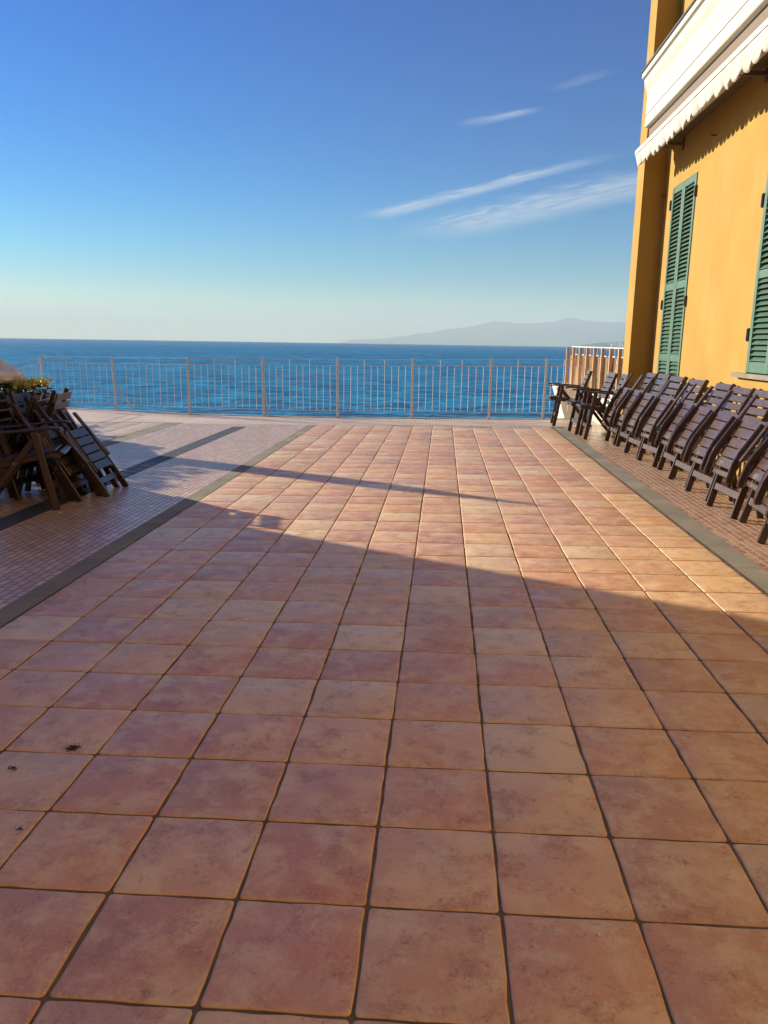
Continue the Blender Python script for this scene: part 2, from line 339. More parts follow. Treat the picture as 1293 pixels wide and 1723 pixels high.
t.links.new(ramp(t, noise_tex(t, 7, 5, .65, co), [(.35, (.66,.63,.57)), (.6, (.62,.55,.46)), (.75, (.46,.34,.24))]), b.inputs['Base Color']); M['rail'] = m
m, t, b = mat('cane', (.35,.22,.11), .7, .3); g = nn(t, 'ShaderNodeNewGeometry')
t.links.new(ramp(t, g.outputs['Random Per Island'], [(0, (.36,.24,.13)), (.5, (.56,.41,.25)), (1, (.70,.56,.38))]), b.inputs['Base Color']); M['cane'] = m
m, t, b = mat('fence_post_wood', (.3,.17,.09), .65, .3); co = objco(t)
t.links.new(ramp(t, noise_tex(t, 6, 4, .6, mapping(t, co, scale=(6,6,1))), [(.3, (.36,.20,.11)), (.7, (.58,.37,.22))]), b.inputs['Base Color']); M['post'] = m
M['white_rail'] = mat('white_painted_rail', (.72,.68,.62), .45)[0]
m, t, b = mat('whitewash', (.78,.74,.6), .8, .2); co = objco(t)
t.links.new(ramp(t, noise_tex(t, 3, 6, .65, co), [(.3, (.66,.62,.47)), (.7, (.80,.77,.64))]), b.inputs['Base Color']); bump(t, noise_tex(t, 30, 4, .6, co), .4, .006, b); M['whitewash'] = m
m, t, b = mat('planter_wood', (.16,.10,.055), .7, .3); co = objco(t)
t.links.new(ramp(t, noise_tex(t, 4, 5, .6, mapping(t, co, scale=(1,1,8))), [(.3, (.11,.07,.04)), (.7, (.24,.16,.09))]), b.inputs['Base Color']); M['planter'] = m
def leafy(name, a, b_):
    m, t, b = mat(name, a, .6, .3); g = nn(t, 'ShaderNodeNewGeometry')
    t.links.new(ramp(t, g.outputs['Random Per Island'], [(0, a), (1, b_)]), b.inputs['Base Color']); return m
M['leaf'] = leafy('leaf_green', (.025,.055,.012), (.09,.15,.03))
M['yellow'] = leafy('yellow_petal', (.48,.34,.04), (.70,.64,.22))
m, t, b = mat('white_sack', (.6,.56,.5), .6, .3); co = objco(t)
t.links.new(ramp(t, noise_tex(t, 5, 5, .6, co), [(.3, (.70,.68,.63)), (.7, (.86,.84,.80))]), b.inputs['Base Color']); bump(t, noise_tex(t, 9, 5, .6, co, 1.0), .9, .03, b); M['sack'] = m
M['pinkwall'] = mat('pink_plaster', (.38,.24,.17), .85)[0]
M['dark'] = mat('dark_seed', (.012,.009,.008), .7)[0]
M['pebble'] = mat('pale_pebble', (.6,.52,.45), .6)[0]
M['cream'] = mat('cream_plaster', (.74,.60,.42), .85)[0]
M['glass'] = mat('window_glass', (.03,.035,.04), .08, .6)[0]

# ---------------------------------------------------------------- sea, hills
EYE = 9.6; SEA = CAM.z-EYE; RE = 6371000.0
def sea():
    rs = [0]+[2*1.28**k for k in range(36)]; rs = [r for r in rs if r < 12500]+[12500]; n = 128
    vs = [(0, 0, SEA)]; fs = []
    for r in rs[1:]:
        for j in range(n): vs.append((r*math.cos(2*math.pi*j/n), r*math.sin(2*math.pi*j/n), SEA-r*r/(2*RE)))
    for j in range(n): fs.append((0, 1+j, 1+(j+1) % n))
    for k in range(len(rs)-2):
        for j in range(n):
            a, b = 1+n*k+j, 1+n*k+(j+1) % n; fs.append((a, a+n, b+n, b))
    mb = MB(); mb.add(vs, fs, True)
    m, t, b = mat('sea_water', (.006,.045,.11), .1, .16)
    b.inputs['IOR'].default_value = 1.333
    co = objco(t)
    cd = nn(t, 'ShaderNodeCameraData')
    g = nn(t, 'ShaderNodeNewGeometry'); 
    ln = nn(t, 'ShaderNodeVectorMath', operation='LENGTH'); t.links.new(co, ln.inputs[0]); dist = ln.outputs['Value']
    v1 = mapping(t, co, scale=(.55, 1.0, 1), rot=(0, 0, R(18)))
    v2 = mapping(t, co, scale=(.5, 1.0, 1), rot=(0, 0, R(-12)))
    h1 = noise_tex(t, .9, 4, .55, v1, .5)
    h2 = noise_tex(t, .28, 4, .55, v2, .4)
    h3 = noise_tex(t, 3.2, 3, .55, v1, .3)
    big = noise_tex(t, .012, 4, .6, mapping(t, co, scale=(.35, 1, 1)))
    h = mth(t, 'ADD', mth(t, 'ADD', mth(t, 'MULTIPLY', h1, .9), mth(t, 'MULTIPLY', h2, 3.4)), mth(t, 'MULTIPLY', h3, .12))
    bn = nn(t, 'ShaderNodeBump'); bn.inputs['Distance'].default_value = 1.0; t.links.new(h, bn.inputs['Height'])
    t.links.new(mth(t, 'ADD', .55, mth(t, 'MULTIPLY', smooth(t, big, .35, .65), .45)), bn.inputs['Strength'])
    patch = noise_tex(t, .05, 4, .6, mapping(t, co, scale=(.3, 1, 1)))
    col = mixc(t, smooth(t, mth(t, 'ADD', h2, mth(t, 'MULTIPLY', mth(t, 'SUBTRACT', patch, .5), .25)), .36, .66), (.002,.095,.215), (.016,.29,.50))  # ripple highlights painted into the water colour by wave height
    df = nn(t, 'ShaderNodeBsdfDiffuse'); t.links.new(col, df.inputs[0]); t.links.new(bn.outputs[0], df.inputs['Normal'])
    gl = nn(t, 'ShaderNodeBsdfGlossy'); t.links.new(bn.outputs[0], gl.inputs['Normal'])
    fr = nn(t, 'ShaderNodeFresnel'); fr.inputs[0].default_value = 1.33; t.links.new(bn.outputs[0], fr.inputs['Normal'])
    ms = nn(t, 'ShaderNodeMixShader'); t.links.new(mth(t, 'MINIMUM', mth(t, 'ADD', .03, mth(t, 'MULTIPLY', fr.outputs[0], .5)), .42), ms.inputs[0])
    t.links.new(df.outputs[0], ms.inputs[1]); t.links.new(gl.outputs[0], ms.inputs[2])
    t.links.new(ms.outputs[0], t.nodes['Material Output'].inputs[0])
    rr = nn(t, 'ShaderNodeMapRange'); t.links.new(dist, rr.inputs[0]); rr.inputs[1].default_value = 30; rr.inputs[2].default_value = 1500; rr.inputs[3].default_value = .16; rr.inputs[4].default_value = .42
    t.links.new(rr.outputs[0], gl.inputs['Roughness'])
    return tag(mb.build('sea', m), kind='structure')
sea()
def terrain(name, a0, a1, d0, d1, prof, colr, seed, rows=14, cols=160, base=-75):
    """hill range between azimuths a0..a1 (deg from +y), prof(az)-> ridge height"""
    mb = MB(); vs = []; fs = []
    for i in range(rows):
        f = i/(rows-1); d = d0+(d1-d0)*f
        env = math.sin(math.pi*min(1, f*1.25)*.5)**1.1 if f < .8 else math.cos((f-.8)/.2*math.pi/2)**.5
        for j in range(cols):
            az = a0+(a1-a0)*j/(cols-1); x, y = d*math.sin(R(az)), d*math.cos(R(az))
            hgt = prof(az)
            nz = noise.fractal(Vector((x/1800, y/1800, seed)), .9, 2.0, 6)
            e = env*(.92+.22*nz*(1-f*.6))
            edge = min(1, (az-a0)/1.5, (a1-az)/1.5)
            vs.append((x, y, base+(hgt-base)*max(0, e)*max(0, edge)))
    for i in range(rows-1):
        for j in range(cols-1):
            a = i*cols+j; fs.append((a, a+1, a+cols+1, a+cols))
    mb.add(vs, fs, True)
    m, t, b = mat(name+'_ground', colr, .95, .1); co = objco(t)
    t.links.new(ramp(t, noise_tex(t, .0012, 6, .65, co), [(.35, tuple(x*.75 for x in colr)), (.65, tuple(x*1.4 for x in colr))]), b.inputs['Base Color'])
    return tag(mb.build(name, m), kind='structure')
def interp(pts):
    def f(a):
        if a <= pts[0][0]: return pts[0][1]
        for (x0, y0), (x1, y1) in zip(pts, pts[1:]):
            if a <= x1:
                k = (a-x0)/(x1-x0); k = k*k*(3-2*k); return y0+(y1-y0)*k
        return pts[-1][1]
    return f
D = 26000
terrain('hills', -8, 40, D-4500, D+1500, interp([(-8, 60), (-5, 120), (-3, 230), (-1.7, 330), (.9, 520), (3.8, 770), (5.3, 730), (6.8, 750), (8.8, 870), (10.3, 850), (12.7, 800), (16, 800), (22, 820), (40, 600)]), (.05,.07,.045), 2.0, cols=260)
terrain('headland', 8.8, 40, 11500, 14500, interp([(8.8, 10), (10, 45), (11, 60), (12.2, 75), (13, 110), (16, 200), (40, 260)]), (.06,.075,.05), 5.0, rows=10, base=-25)

# ---------------------------------------------------------------- terrace
SL = 0.014
def gz(x): return SL*x
T = .34
EDGE = [(-14, 17.2), (-10.5, 16.2), (-8.66, 15.5), (-6.82, 14.98), (-4.94, 14.19), (-3.35, 13.88), (-1.86, 13.68), (-.43, 13.70), (1.04, 13.66), (2.07, 13.74), (3.2, 13.95), (6, 14.4)]
def edge_y(x):
    for (x0, y0), (x1, y1) in zip(EDGE, EDGE[1:]):
        if x0 <= x <= x1: return y0+(y1-y0)*(x-x0)/(x1-x0)
def sheet(name, xs, ylo, yhi, z, mt, step=None):
    """flat sheet on the slope; ylo/yhi numbers or functions of x"""
    vs = []; n = len(xs)
    for x in xs:
        a = ylo(x) if callable(ylo) else ylo; b_ = yhi(x) if callable(yhi) else yhi
        vs += [(x, a, gz(x)+z), (x, b_, gz(x)+z)]
    mb = MB(); mb.add(vs, [(2*i, 2*i+2, 2*i+3, 2*i+1) for i in range(n-1)])
    return tag(mb.build(name, mt), kind='structure')
ei = lambda x: edge_y(x)-.10
xsR = [2.24, 2.6, 3.2, 4.2]; xsL = [-14, -10.5, -8.66, -6.82, -4.94, -3.7, -3.44]
Y0 = -6.0; YT = 36*T
sheet('brick_paving_right', xsR, Y0, YT+.07, 0, M['brick_side'])
sheet('brick_paving_back', [-14,-10.5,-8.66,-6.82,-4.94,-3.35,-1.86,-.43,1.04,2.07,3.2,4.2], YT+.07, ei, 0, M['brick_back'])
sheet('brick_paving_left', [-3.2, -2.20], Y0, YT+.07, 0, M['brick_left'])
sheet('brick_paving_far_left', [-4.5, -3.44], Y0, YT+.07, 0, M['brick_left'])
sheet('slate_strip', [-3.44, -3.2], Y0, 11.87, .001, M['slate'])
sheet('slate_strip_end_paving', [-3.44, -3.2], 11.87, YT+.07, 0, M['brick_left'])
sheet('border_strip_left', [-2.20, -6*T-.005], Y0, YT+.005, .001, M['strip'])
sheet('border_strip_right', [6*T+.02, 2.24], Y0, YT+.005, .001, M['strip'])
sheet('border_strip_back', [-2.20, 2.24], YT+.005, YT+.07, .001, M['strip'])
sheet('border_strip_far_left', [-4.76, -4.5], Y0, 12.42-.05, .001, M['strip'])
sheet('border_strip_far_back', [-14, -4.5], 12.38, 12.38+.06, .003, M['strip'])
sheet('grout_bed', [-6*T-.005, 6*T+.02], Y0, YT+.005, -.0028, M['grout'])
sheet('pale_grout_bed', [-14, -4.76], Y0, 12.38, -.0045, M['grout'])
mb = MB(); vs = []
pts = [(x, y) for x, y in EDGE]
for x, y in pts: vs += [(x, Y0-14, gz(x)-.03), (x, y, gz(x)-.03)]
n = len(pts); mb.add(vs, [(2*i, 2*i+2, 2*i+3, 2*i+1) for i in range(n-1)])
vs = []
for x, y in pts: vs += [(x, y, gz(x)-.03), (x, y, SEA-1)]
mb.add(vs, [(2*i, 2*i+2, 2*i+3, 2*i+1) for i in range(n-1)])
vs = [(-14, Y0-14, -.23), (-14, 17.2, -.23), (-14, 17.2, SEA-1), (-14, Y0-14, SEA-1)]; mb.add(vs, [(0,1,2,3)])
vs = [(6, Y0-14, .05), (6, 14.4, .05), (6, 14.4, SEA-1), (6, Y0-14, SEA-1)]; mb.add(vs, [(0,1,2,3)])
tag(mb.build('terrace_ground', M['concrete']), kind='structure')
mb = MB()
for (x0, y0), (x1, y1) in zip(EDGE, EDGE[1:]):
    vs = []
    for z in (-.06, .012): vs += [(x0, y0-.10, gz(x0)+z), (x1, y1-.10, gz(x1)+z), (x1, y1+.02, gz(x1)+z), (x0, y0+.02, gz(x0)+z)]
    mb.add(vs, [(4,5,6,7),(0,1,5,4),(1,2,6,5),(2,3,7,6),(3,0,4,7)])
tag(mb.build('terrace_kerb', M['concrete']), kind='structure')

def tile_field(name, i0, i1, j0, j1, T, ox, oy, gap, mats, seed, segs=5):
    rnd = random.Random(seed); vs = []; fs = []; mi = []; sm = []
    for i in range(i0, i1):
        for j in range(j0, j1):
            jx, jy = rnd.uniform(-.0012, .0012), rnd.uniform(-.0012, .0012); ang = rnd.uniform(-.003, .003)
            cx_, cy_ = ox+(i+.5)*T+jx, oy+(j+.5)*T+jy; h = T/2-gap/2; rc = .010
            dzx, dzy, dz0 = rnd.uniform(-.003,.003), rnd.uniform(-.003,.003), rnd.uniform(-.0008,.0008)
            loop = []
            near = j < 12
            sg = segs if near else 2
            for k, (sx_, sy_) in enumerate(((1,-1),(1,1),(-1,1),(-1,-1))):
                nx, ny = ((1,1),(-1,1),(-1,-1),(1,-1))[k]
                # corner arc
                cxx, cyy = sx_*(h-rc), sy_*(h-rc); a0 = math.atan2(sy_, sx_)-math.pi/4
                for q in range(3):
                    a = a0+q*math.pi/4; loop.append((cxx+rc*math.cos(a), cyy+rc*math.sin(a)))
                # side towards the next corner, wavy
                nsx, nsy = ((1,1),(-1,1),(-1,-1),(1,-1))[k]
                for q in range(1, sg):
                    f = q/sg; wv = rnd.uniform(-.0026, .0026)
                    px = sx_*h+(nsx-sx_)*h*f if sx_ != nsx else sx_*(h+wv)
                    py = sy_*h+(nsy-sy_)*h*f if sy_ != nsy else sy_*(h+wv)
                    loop.append((px, py))
            n = len(loop); b0 = len(vs)
            rings = ((1.0, -.007), (1.0, -.0022), (1-.0022/h, -.0004), (1-.0065/h, .0004))
            for s_, z in rings:
                for x, y in loop:
                    X, Y = x*s_, y*s_
                    X, Y = X-ang*Y, Y+ang*X
                    vs.append((cx_+X, cy_+Y, gz(cx_+X)+z+dz0+dzx*X+dzy*Y+.0018))
            for r in range(3):
                for q in range(n):
                    a, b_ = b0+r*n+q, b0+r*n+(q+1) % n
                    fs.append((a, b_, b_+n, a+n)); mi.append(1); sm.append(True)
            fs.append(tuple(b0+3*n+q for q in range(n))); mi.append(0); sm.append(True)
    me = bpy.data.meshes.new(name); me.from_pydata(vs, [], fs)
    for mm in mats: me.materials.append(mm)
    me.polygons.foreach_set('material_index', mi); me.polygons.foreach_set('use_smooth', sm); me.update()
    o = bpy.data.objects.new(name, me); C.objects.link(o); return tag(o, kind='structure')
tile_field('tile_paving', -6, 6, -9, 36, T, 0, 0, .0085, (M['tile'], M['tile_rim']), 11)
tile_field('pale_tile_paving', -18, 0, -8, 23, .46, -4.77, 1.78, .008, (M['pale_tile'], M['pale_tile']), 5)

# ---------------------------------------------------------------- building on the right
XW = 3.4; YP = 11.4
bld = empty('yellow_building', (XW, 5, gz(XW)))
tag(bld, 'ochre yellow plastered building with green louvred shutters on the right edge of the terrace', 'building')
def P(mb, name, mt, parent=None, root=None):
    o = mb.build(name, mt)
    pr = parent or root
    o.parent = pr; o.matrix_parent_inverse = Matrix.Translation(-root_world(pr)); return o
def root_world(o):
    v = Vector(o.location)
    while o.parent:
        o = o.parent
        # child meshes keep world coordinates, so only empties at the top carry a location
        if o.type == 'EMPTY': v = v*0+Vector(o.location)
    return v if o.type == 'EMPTY' else Vector((0,0,0))
DY0, DY1, DZ0, DZ1 = 9.80, 10.93, .06, 3.66           # french door
WY0, WY1, WZ0, WZ1 = 6.22, 7.40, 1.15, 3.66           # window
H = 8.6
mb = MB()   # wall with openings, 0.35 thick
def wallbox(y0, y1, z0, z1): mb.box(XW, y0, z0, XW+.35, y1, z1)
wallbox(-9, WY0, -.2, H); wallbox(WY0, WY1, -.2, WZ0-.05); wallbox(WY0, WY1, WZ1, H)
wallbox(WY1, DY0, -.2, H); wallbox(DY0, DY1, DZ1, H); wallbox(DY0, DY1, -.2, DZ0-.02); wallbox(DY1, YP+.42, -.2, H)
mb.box(XW+.35, -9, -.2, XW+7, -8.65, H); mb.box(XW+.35, YP+.07, -.2, XW+7, YP+.42, H); mb.box(XW+6.65, -8.65, -.2, XW+7, YP+.07, H)
P(mb, 'wall', M['ochre'], root=bld)
mb = MB(); mb.box(XW-.33, YP, -.15, XW-.001, YP+.42, H+.001); P(mb, 'pilaster', M['ochre'], root=bld)
mb = MB(); mb.box(XW-.35, -9.2, H+.002, XW+7.2, YP+.6, H+.3); P(mb, 'roof', M['soffit'], root=bld)
mb = MB(); mb.box(XW-.015, -9, 0, XW-.001, DY0-.05, .12); 
def louvred(name, y0, y1, z0, z1, rails, xf):
    """shutter leaf: stiles and rails with tilted louvres"""
    fr = MB(); st = .07; xb = xf+.045
    fr.box(xf, y0, z0, xb, y0+st, z1); fr.box(xf, y1-st, z0, xb, y1, z1)
    zs = [z0]+[v for r in rails for v in r]+[z1]
    for a, b_ in [(z0, z0+.11)]+rails+[(z1-.09, z1)]: fr.box(xf+.002, y0+st, a, xb-.002, y1-st, b_)
    leaf = P(fr, name, M['green'], root=bld)
    sp = [z0+.11]+[v for r in rails for v in r]+[z1-.09]
    lv = MB()
    for k in range(0, len(sp), 2):
        a, b_ = sp[k], sp[k+1]; n = max(2, round((b_-a)/.058)); pz = (b_-a)/n
        for q in range(n):
            z = a+(q+.5)*pz
            lv.beam([(xf+.024, y0+st, z), (xf+.024, y1-st, z)], .052, .009, (.72, 0, .70), .002)
    lo = lv.build('louvres', M['green']); lo.parent = leaf
    hg = MB()
    return leaf
xf = XW-.012
midD = (DY0+DY1)/2
louvred('shutter', DY0+.012, midD-.003, DZ0, DZ1-.01, [(1.21, 1.31), (2.21, 2.31)], xf)
louvred('shutter', midD+.003, DY1-.012, DZ0, DZ1-.01, [(1.21, 1.31), (2.21, 2.31)], xf)
midW = (WY0+WY1)/2
louvred('shutter', WY0+.012, midW-.003, WZ0+.01, WZ1-.01, [(2.12, 2.20)], xf)
louvred('shutter', midW+.003, WY1-.012, WZ0+.01, WZ1-.01, [(2.12, 2.20)], xf)
for y0, y1, z0, z1 in ((DY0, DY1, DZ0, DZ1), (WY0, WY1, WZ0, WZ1)):
    mb = MB(); mb.box(XW+.2, y0, z0-.02, XW+.24, y1, z1); P(mb, 'window_pane', M['glass'], root=bld)
mb = MB(); mb.box(XW-.07, WY0-.22, WZ0-.05, XW+.1, WY1+.24, WZ0-.002); P(mb, 'window_sill', M['strip'], root=bld)
for y, zs in ((DY1+.012, (3.42, 2.02, .9)), (DY0-.012, (3.42, 2.02, .9)), (WY1+.012, (1.55, 2.9)), (WY0-.012, (1.55, 2.9))):
    for z in zs:
        mb = MB(); mb.box(XW-.028, y-.016, z-.07, XW-.0005, y+.016, z+.07); mb.tube([(XW-.03, y, z-.06), (XW-.03, y, z+.06)], .009, 8)
        P(mb, 'shutter_hinge', M['cap'], root=bld)
for y, z in ((11.33, 3.62), (9.2, 3.95), (10.5, 6.0), (9.9, 5.9)):
    mb = MB(); mb.tube([(XW, y, z), (XW-.05, y, z), (XW-.07, y-.03, z+.01)], .010, 8); P(mb, 'wall_hook', M['soffit'], root=bld)

# ---------------------------------------------------------------- awning and its moulded housing
A0, A1 = .5, 11.25
awn = empty('awning', (XW, A1, 4.1))
tag(awn, 'retracted cream awning with a scalloped valance under a moulded white housing', 'awning')
mb = MB()
prof = [(XW-.001, 5.28), (2.93, 5.28), (2.90, 5.265), (2.90, 5.20), (2.935, 5.18), (2.945, 5.10), (2.985, 5.02), (3.0, 4.93), (3.0, 4.90), (2.993, 4.895), (2.993, 4.72), (3.0, 4.715), (3.0, 4.70), (2.99, 4.60), (2.985, 4.56), (2.995, 4.545), (XW-.001, 4.545)]
mb.prism(prof, A0, A1); P(mb, 'housing', M['moulding'], root=awn)
mb = MB(); mb.box(2.885, A0-.02, 5.282, XW-.001, A1+.02, 5.305); P(mb, 'housing_cap', M['cap'], root=awn)
for xx, zz in ((2.989, 4.898), (2.989, 4.7175), (2.90, 5.20)):
    mb = MB(); mb.box(xx, A0+.01, zz-.005, xx+.02, A1-.002, zz+.003); P(mb, 'groove', M['seam'], root=awn)
mb = MB(); mb.box(3.06, A0+.02, 4.27, XW-.001, A1-.006, 4.544); P(mb, 'soffit', M['soffit'], root=awn)
mb = MB(); mb.tube([(3.12, A0+.03, 4.22), (3.12, A1-.03, 4.22)], .055, 14); P(mb, 'roller', M['canvas'], root=awn)
mb = MB()
fp = [(2.99, 4.33), (2.90, 4.25), (2.885, 4.235), (2.885, 4.175), (2.90, 4.165), (3.0, 4.19), (3.06, 4.26)]
mb.prism(fp, A0, A1+.02); P(mb, 'front_bar', M['canvas'], root=awn)
mb = MB(); vs = []; fs = []; ny = 220; nr = 10
for k in range(ny+1):
    y = A0+.03+(A1-A0-.05)*k/ny
    for r in range(nr+1):
        f = r/nr; sag = math.sin(f*math.pi)*(.035+.018*math.sin(y*2.3)+.010*math.sin(y*7.1+f*3))
        vs.append((3.13-.235*f, y, 4.46-.21*f-sag))
for k in range(ny):
    for r in range(nr): a = k*(nr+1)+r; fs.append((a, a+1, a+nr+2, a+nr+1))
mb.add(vs, fs, True); P(mb, 'fabric', M['canvas'], root=awn)
# valance: scalloped, gently waving strip
def valance():
    rnd = random.Random(4); mb = MB(); n = int((A1-A0)/.135); pw = (A1-A0)/n; vs = []; fs = []
    per = 8; rows = 6; tot = n*per
    for k in range(tot+1):
        y = A1-k*pw/per; ph = (k % per)/per
        drop = .145+.058*math.sqrt(max(0, 1-(2*ph-1)**2))+.012*math.sin(y*2.1)+.006*math.sin(y*11.3)
        for r in range(rows):
            f = r/(rows-1)
            x = 2.893+.030*f+f*.022*math.sin(y*math.pi*2/.31+1.2*math.sin(y*1.7))+f*.012*math.sin(y*9.3)
            vs.append((x, y, 4.178-drop*f))
    for k in range(tot):
        for r in range(rows-1):
            a = k*rows+r; fs.append((a, a+1, a+rows+1, a+rows))
    mb.add(vs, fs, True); o = P(mb, 'valance', M['canvas'], root=awn)
    md = o.modifiers.new('thickness', 'SOLIDIFY'); md.thickness = .004
    mb = MB(); mb.box(2.880, A0, 4.170, 2.8925, A1, 4.176); P(mb, 'piping', M['seam'], root=awn)
valance()
for y in (1.5, 4.6, 7.7, 10.6):
    mb = MB(); mb.box(3.08, y-.02, 4.16, XW-.001, y+.02, 4.20); mb.box(XW-.02, y-.04, 4.10, XW-.002, y+.04, 4.24)
    P(mb, 'bracket', M['soffit'], root=awn)
    mb = MB(); mb.beam([(3.0, y+.02, 4.18), (3.08, y-.55, 4.17)], .04, .03, (0,0,1)); P(mb, 'folding_arm', M['strip'], root=awn)

# ---------------------------------------------------------------- railing
rl = empty('sea_railing', (0, 13.7, 0))
tag(rl, 'thin metal railing with tall posts and fine balusters along the sea edge of the terrace', 'railing')
posts = [(-8.66, 15.5), (-6.82, 14.98), (-4.94, 14.17), (-3.35, 13.88), (-1.86, 13.66), (-.43, 13.68), (1.04, 13.64), (2.07, 13.72)]
def rp(mb, name, mt=M['rail']):
    return P(mb, name, mt, root=rl)
for k, (x, y) in enumerate(posts):
    z = gz(x); mb = MB(); lean = (0.012 if x > 2 else (-.02 if x < -6 else 0))
    mb.beam([(x-lean, y-.045, z-.02), (x+lean, y-.045, z+1.145)], .032, .012, (1, 0, 0), .002)
    mb.beam([(x-lean+.021, y-.036, z-.02), (x+lean+.017, y-.036, z+1.135)], .012, .03, (1, 0, 0), .002)
    rp(mb, 'post')
rrail = random.Random(31)
def bay(a, b_, nb, tall, dz=0):
    ax, ay = a; bx, by = b_
    def p(f, h): x = ax+(bx-ax)*f; y = ay+(by-ay)*f-.04; return (x, y, gz(x)+h+dz*(1-f))
    for h, rr, nm in ((1.115, .006, 'top_rail'), (.99, .0055, 'middle_rail'), (.135, .0055, 'bottom_rail')):
        mb = MB(); mb.tube([p(0, h), p(1, h)], rr, 6); rp(mb, nm)
    for q in range(1, nb+1):
        f = q/(nb+1); top = 1.115 if q in tall else .99
        pa, pb = p(f, .135), p(f+rrail.uniform(-.004, .004), top+rrail.uniform(-.002, .008)); mb = MB(); mb.tube([pa, pb], .0052, 6); rp(mb, 'baluster')
for k in range(len(posts)-1):
    bay(posts[k], posts[k+1], 10 if k < 6 else 7, (4, 7) if k < 6 else (4,))
bay(posts[-1], (2.88, 13.86), 6, (3,))
bay((-8.05, 12.75), posts[0], 11, (4, 8), -.15)
for x, y, dx in ((-6.82, 14.98, .42), (-3.35, 13.88, .12)):
    mb = MB(); z = gz(x); mb.beam([(x+dx, y-.06, z), (x+.02, y-.04, z+.55)], .022, .012, (1,0,0), .002); rp(mb, 'brace')

# ---------------------------------------------------------------- low white wall and cane fence
ww = empty('white_parapet', (2.8, 14.2, 0)); tag(ww, 'low whitewashed parapet behind the first open armchair, under the cane fence', 'wall')
mb = MB()
prof = [(2.44, .03-.4), (2.52, .03), (2.33, .62), (2.95, .66), (3.0, -.4)]
vs = [(x, 13.98, z) for x, z in prof]+[(x+.1, 15.4, z) for x, z in prof]; n = 5
mb.add(vs, [tuple(range(n)), tuple(range(2*n-1, n-1, -1))]+[(i, i+n, (i+1) % n+n, (i+1) % n) for i in range(n)])
mb.box(2.98, 11.85, -.3, 3.30, 13.96, .60)
P(mb, 'wall_body', M['whitewash'], root=ww)
cf = empty('cane_fence', (2.95, 13.4, .6)); tag(cf, 'brown cane screen fence with timber posts and thin pale rail beside the building', 'fence')
FA, FB = Vector((2.74, 15.0, 0)), Vector((3.13, 12.0, 0))
def fp_(f, z): v = FA.lerp(FB, f); return (v.x, v.y, z)
nrm = (FB-FA).normalized(); side = Vector((-nrm.y, nrm.x, 0))
nP = 8
for k in range(nP):
    f = k/(nP-1)
    mb = MB(); x, y, _ = fp_(f, 0)
    mb.beam([(x-.08, y, .55), (x-.08, y, 1.37)], .05, .06, (1,0,0), .003); P(mb, 'post', M['post'], root=cf)
for z, nm in ((1.385, 'top_rail'), (1.235, 'lower_rail')):
    mb = MB(); mb.tube([fp_(0, z), fp_(1, z-.01)], .011, 6); P(mb, nm, M['white_rail'], root=cf)
for k in range(16):
    mb = MB(); mb.tube([fp_((k+.5)/16, 1.235), fp_((k+.5)/16, 1.385)], .005, 5); P(mb, 'upright', M['white_rail'], root=cf)
rnd = random.Random(8); mb = MB()
for k in range(210):
    f = (k+rnd.uniform(.1, .9))/210; x, y, _ = fp_(f, 0); o_ = rnd.uniform(-.008, .008)
    mb.tube([(x-.035+o_, y, .58), (x-.035+o_+rnd.uniform(-.012,.012), y+rnd.uniform(-.015,.015), rnd.uniform(1.20, 1.235))], rnd.uniform(.0045, .008), 5)
P(mb, 'cane_panel', M['cane'], root=cf)
mb = MB(); mb.box(3.02, 12.02, 1.12, 3.22, 12.10, 1.16); P(mb, 'cap_board', M['post'], root=cf)

